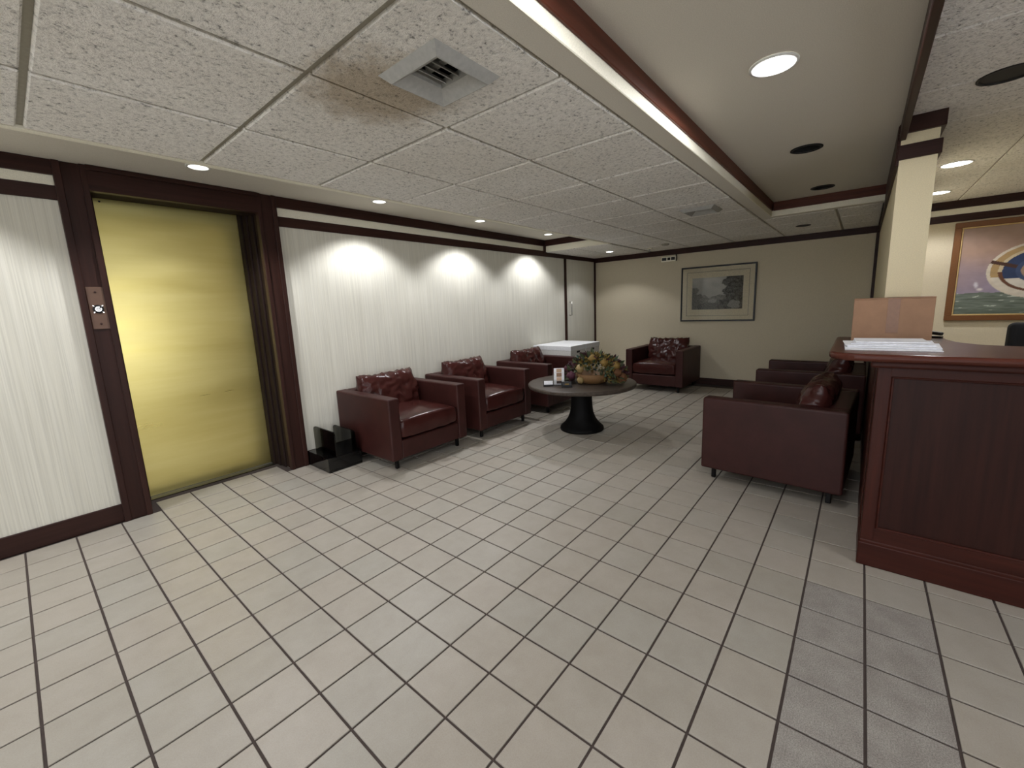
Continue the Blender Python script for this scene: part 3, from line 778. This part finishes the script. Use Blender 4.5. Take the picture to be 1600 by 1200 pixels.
# office chair behind the desk
oc = thing('office_chair', 'black high-back office chair behind the reception desk', 'chair', (3.28, -1.62, 0), math.radians(8))
MB().box(-.22, -.15, -.24, .24, .58, 1.088, .03, 4).obj('backrest', M['black_fabric'], oc)
MB().box(-.22, .26, -.245, .245, .44, .52, .03, 4).obj('seat', M['black_fabric'], oc)
MB().tube([(-.17, 0, .62), (-.20, 0, .48), (-.10, 0, .40), (0, 0, .40)], .02).obj('back_bar', M['black_metal'], oc)
MB().lathe([(.03, .09), (.03, .25), (.022, .25), (.022, .44)], n=16).obj('gas_column', M['black_metal'], oc)
for s_ in (-1, 1):
    MB().box(-.15, .12, s_*.29-.025, s_*.29+.025, .66, .69, .01).tube([(0, s_*.29, .665), (0, s_*.29, .47), (0, s_*.22, .455)], .014).obj('armrest', M['black_plastic'], oc)
for k in range(5):
    a = 2*PI*k/5
    lg = MB().tube([(0, 0, .10), (.29*math.cos(a), .29*math.sin(a), .07)], .018).obj('base_leg', M['black_plastic'], oc)
    t = MB().lathe([(.028, -.012), (.030, 0), (.028, .012)], n=14).obj('caster', M['black_plastic'], lg); t.location = (.29*math.cos(a), .29*math.sin(a), .030); t.rotation_euler = (PI/2, 0, a)

# ================================================================== PICTURES
def grid_image(name, y0, y1, z0, z1, nx, ny, fn, m, parent):
    """flat print facing -X: u runs from y0 (left in view) to y1, v from bottom to top"""
    vs_, fs, cols = [], [], []
    for j in range(ny+1):
        for i in range(nx+1):
            u, v = i/nx, j/ny; vs_.append((0, y0+(y1-y0)*u, z0+(z1-z0)*v)); cols.append(fn(u, v))
    for j in range(ny):
        for i in range(nx):
            a = j*(nx+1)+i; fs.append((a, a+nx+1, a+nx+2, a+1))
    me = bpy.data.meshes.new(name); me.from_pydata(vs_, [], fs); at_ = me.color_attributes.new('Col', 'FLOAT_COLOR', 'POINT')
    for k, c in enumerate(cols): at_.data[k].color = c
    me.materials.append(m); o = bpy.data.objects.new(name, me); COL.objects.link(o); o.parent = parent; return o
def frame(parent, hw, hh, t, d, m, name='frame_bar'):
    MB().box(-d, 0, -hw, hw, hh-t, hh, .004).obj(name, m, parent); MB().box(-d, 0, -hw, hw, -hh, -hh+t, .004).obj(name, m, parent)
    MB().box(-d, 0, -hw, -hw+t, -hh+t, hh-t, .004).obj(name, m, parent); MB().box(-d, 0, hw-t, hw, -hh+t, hh-t, .004).obj(name, m, parent)
def nz(u, v, s, k=0): return noise.noise(Vector((u*s, v*s, k)))
def engraving(u, v):
    # grey landscape: pale sky, hills and a river valley, dark trees at the right
    fine = .10*nz(u*1.5, v*1.5, 26, 4)+.09*nz(u, v, 60, 7)
    hill = .44+.12*nz(u, 0, 4)+.06*nz(u, 0, 13)
    g = .34+.14*v+.10*nz(u, v, 6)+.4*fine
    if v < hill: g = .20+.10*nz(u*1.6, v*3, 9)+fine
    if v < .20: g = .13+.10*nz(u*2, v*4, 18)+fine
    if u > .64+.10*nz(u, v, 7)+.05*nz(u, v, 22)-.10*(v < .3): g = .10+.10*nz(u, v, 14, 2)+fine
    if u < .12+.05*nz(0, v, 9) and v < .7: g = .22+fine
    if math.hypot((u-.84)/.12, (v-.14)/.13) < 1+.3*nz(u, v, 12): g = .30+fine
    if math.hypot((u-.42)/.08, (v-.27)/.06) < 1+.3*nz(u, v, 16): g = .34+fine
    g = max(.02, g); return (g*1.0, g*.97, g*.86, 1)
pc = thing('framed_engraving', 'black-framed grey landscape engraving in a wide cream mat on the far wall', 'picture', (XF-.002, .931, 1.370))
frame(pc, .510, .405, .022, .026, M['black_plastic'])
MB().box(-.012, -.002, -.49, .49, -.385, .385).obj('mat_board', plain('cream_mat', (224, 212, 182), .9), pc)
mb = MB()
for bx in ((-.0135, -.0115, -.425, .425, .320, .324), (-.0135, -.0115, -.425, .425, -.324, -.320), (-.0135, -.0115, -.425, -.421, -.324, .324), (-.0135, -.0115, .421, .425, -.324, .324)): mb.box(*bx)
mb.obj('mat_line', M['grout'], pc)
g = grid_image('print', .345, -.345, -.228, .236, 180, 120, engraving, M['print'], pc); g.location = (-.0135, 0, 0)
MB().quad((-.018, -.488, -.383), (-.018, -.488, .383), (-.018, .488, .383), (-.018, .488, -.383)).obj('glass', M['pane'], pc)

def lerp(a, b, t): return tuple(a[k]+(b[k]-a[k])*t for k in range(3))
def L3(*c): return srgb(*c)[:3]
PW, PH = 1.50, 1.044
def painting(u, v):
    y = -1.45-PW*u; z = .95+PH*v
    c = lerp(L3(146, 136, 158), L3(160, 132, 116), min(1, max(0, (z-1.25)/.45+.25*nz(u, v, 4))))
    c = lerp(c, L3(142, 126, 122), .4*max(0, min(1, (z-1.7)/.2)))
    k = .10*nz(u*1.5, v, 14)+.05*nz(u, v, 40); c = tuple(max(0, x*(1+k)) for x in c)
    sea = 1.245+.012*nz(u, 0, 20)
    if z < sea:
        w_ = nz(u*5, v*26, 2.2)+.5*nz(u*14, v*60, 2)
        c = lerp(L3(82, 92, 82), L3(116, 126, 116), max(0, min(1, .5+w_)))
        if w_ > .55: c = L3(186, 194, 182)
        if z < 1.06: c = lerp(c, L3(74, 84, 72), .5)
    dy, dz = (y+1.675), (z-1.315)                       # small distant white sail
    k = max(0, 1-math.hypot((dy-.012-.15*dz)/.024, (dz-.012)/.045)-.5*abs(nz(u, v, 50))); c = lerp(c, L3(206, 202, 212), min(1, 1.6*k))
    k = max(0, 1-math.hypot((dy+.018)/.03, (dz+.035)/.02)); c = lerp(c, L3(214, 206, 206), min(1, 1.6*k))
    # big spinnaker: nested curved bands opening to the right
    th = math.atan2(z-1.47, -(y+2.10)); rr = math.hypot((y+2.10)/.375, (z-1.46)/.285)
    if rr < 1 or (y < -2.1 and abs(z-1.46) < .285 and y > -2.55):
        if y < -2.1: rr = abs(z-1.46)/.285
        e = rr
        if e > .93: c = L3(206, 196, 180)
        elif e > .78: c = L3(168, 140, 96) if z > 1.40 else L3(208, 200, 186)
        elif e > .70: c = L3(196, 180, 150) if z > 1.45 else L3(96, 58, 36)
        elif e > .46: c = L3(40, 56, 92) if z > 1.38 else L3(212, 206, 196)
        elif e > .36: c = L3(58, 74, 108)
        else: c = L3(160, 134, 112)
        if abs(z-(1.545+.35*(y+1.80))) < .018 and e > .46: c = L3(70, 42, 30)
        c = tuple(x*(1+.12*nz(u, v, 30)) for x in c)
    if 1.2 < z < 1.26 and y < -1.98 and rr > .9: c = L3(206, 200, 190)
    return (*c, 1)
pt = thing('sailboat_painting', 'large gold-framed oil painting of a striped sail over a green sea', 'painting', (XF-.002, -1.45-PW/2, .95+PH/2))
M['gold_frame'] = plain('antique_gold_frame', (112, 72, 36), .4, .25, bump=.3, scale=80)
M['gold_liner'] = plain('pale_gold_liner', (206, 176, 120), .4, .3)
frame(pt, PW/2, PH/2, .055, .04, M['gold_frame'])
frame(pt, PW/2-.053, PH/2-.053, .016, .028, M['gold_liner'], 'liner_bar')
g = grid_image('canvas', PW/2-.05, -PW/2+.05, -PH/2+.05, PH/2-.05, 240, 160, lambda u, v: painting((.05+u*(PW-.1))/PW, (.05+v*(PH-.1))/PH), M['canvas'], pt); g.location = (-.015, 0, 0)
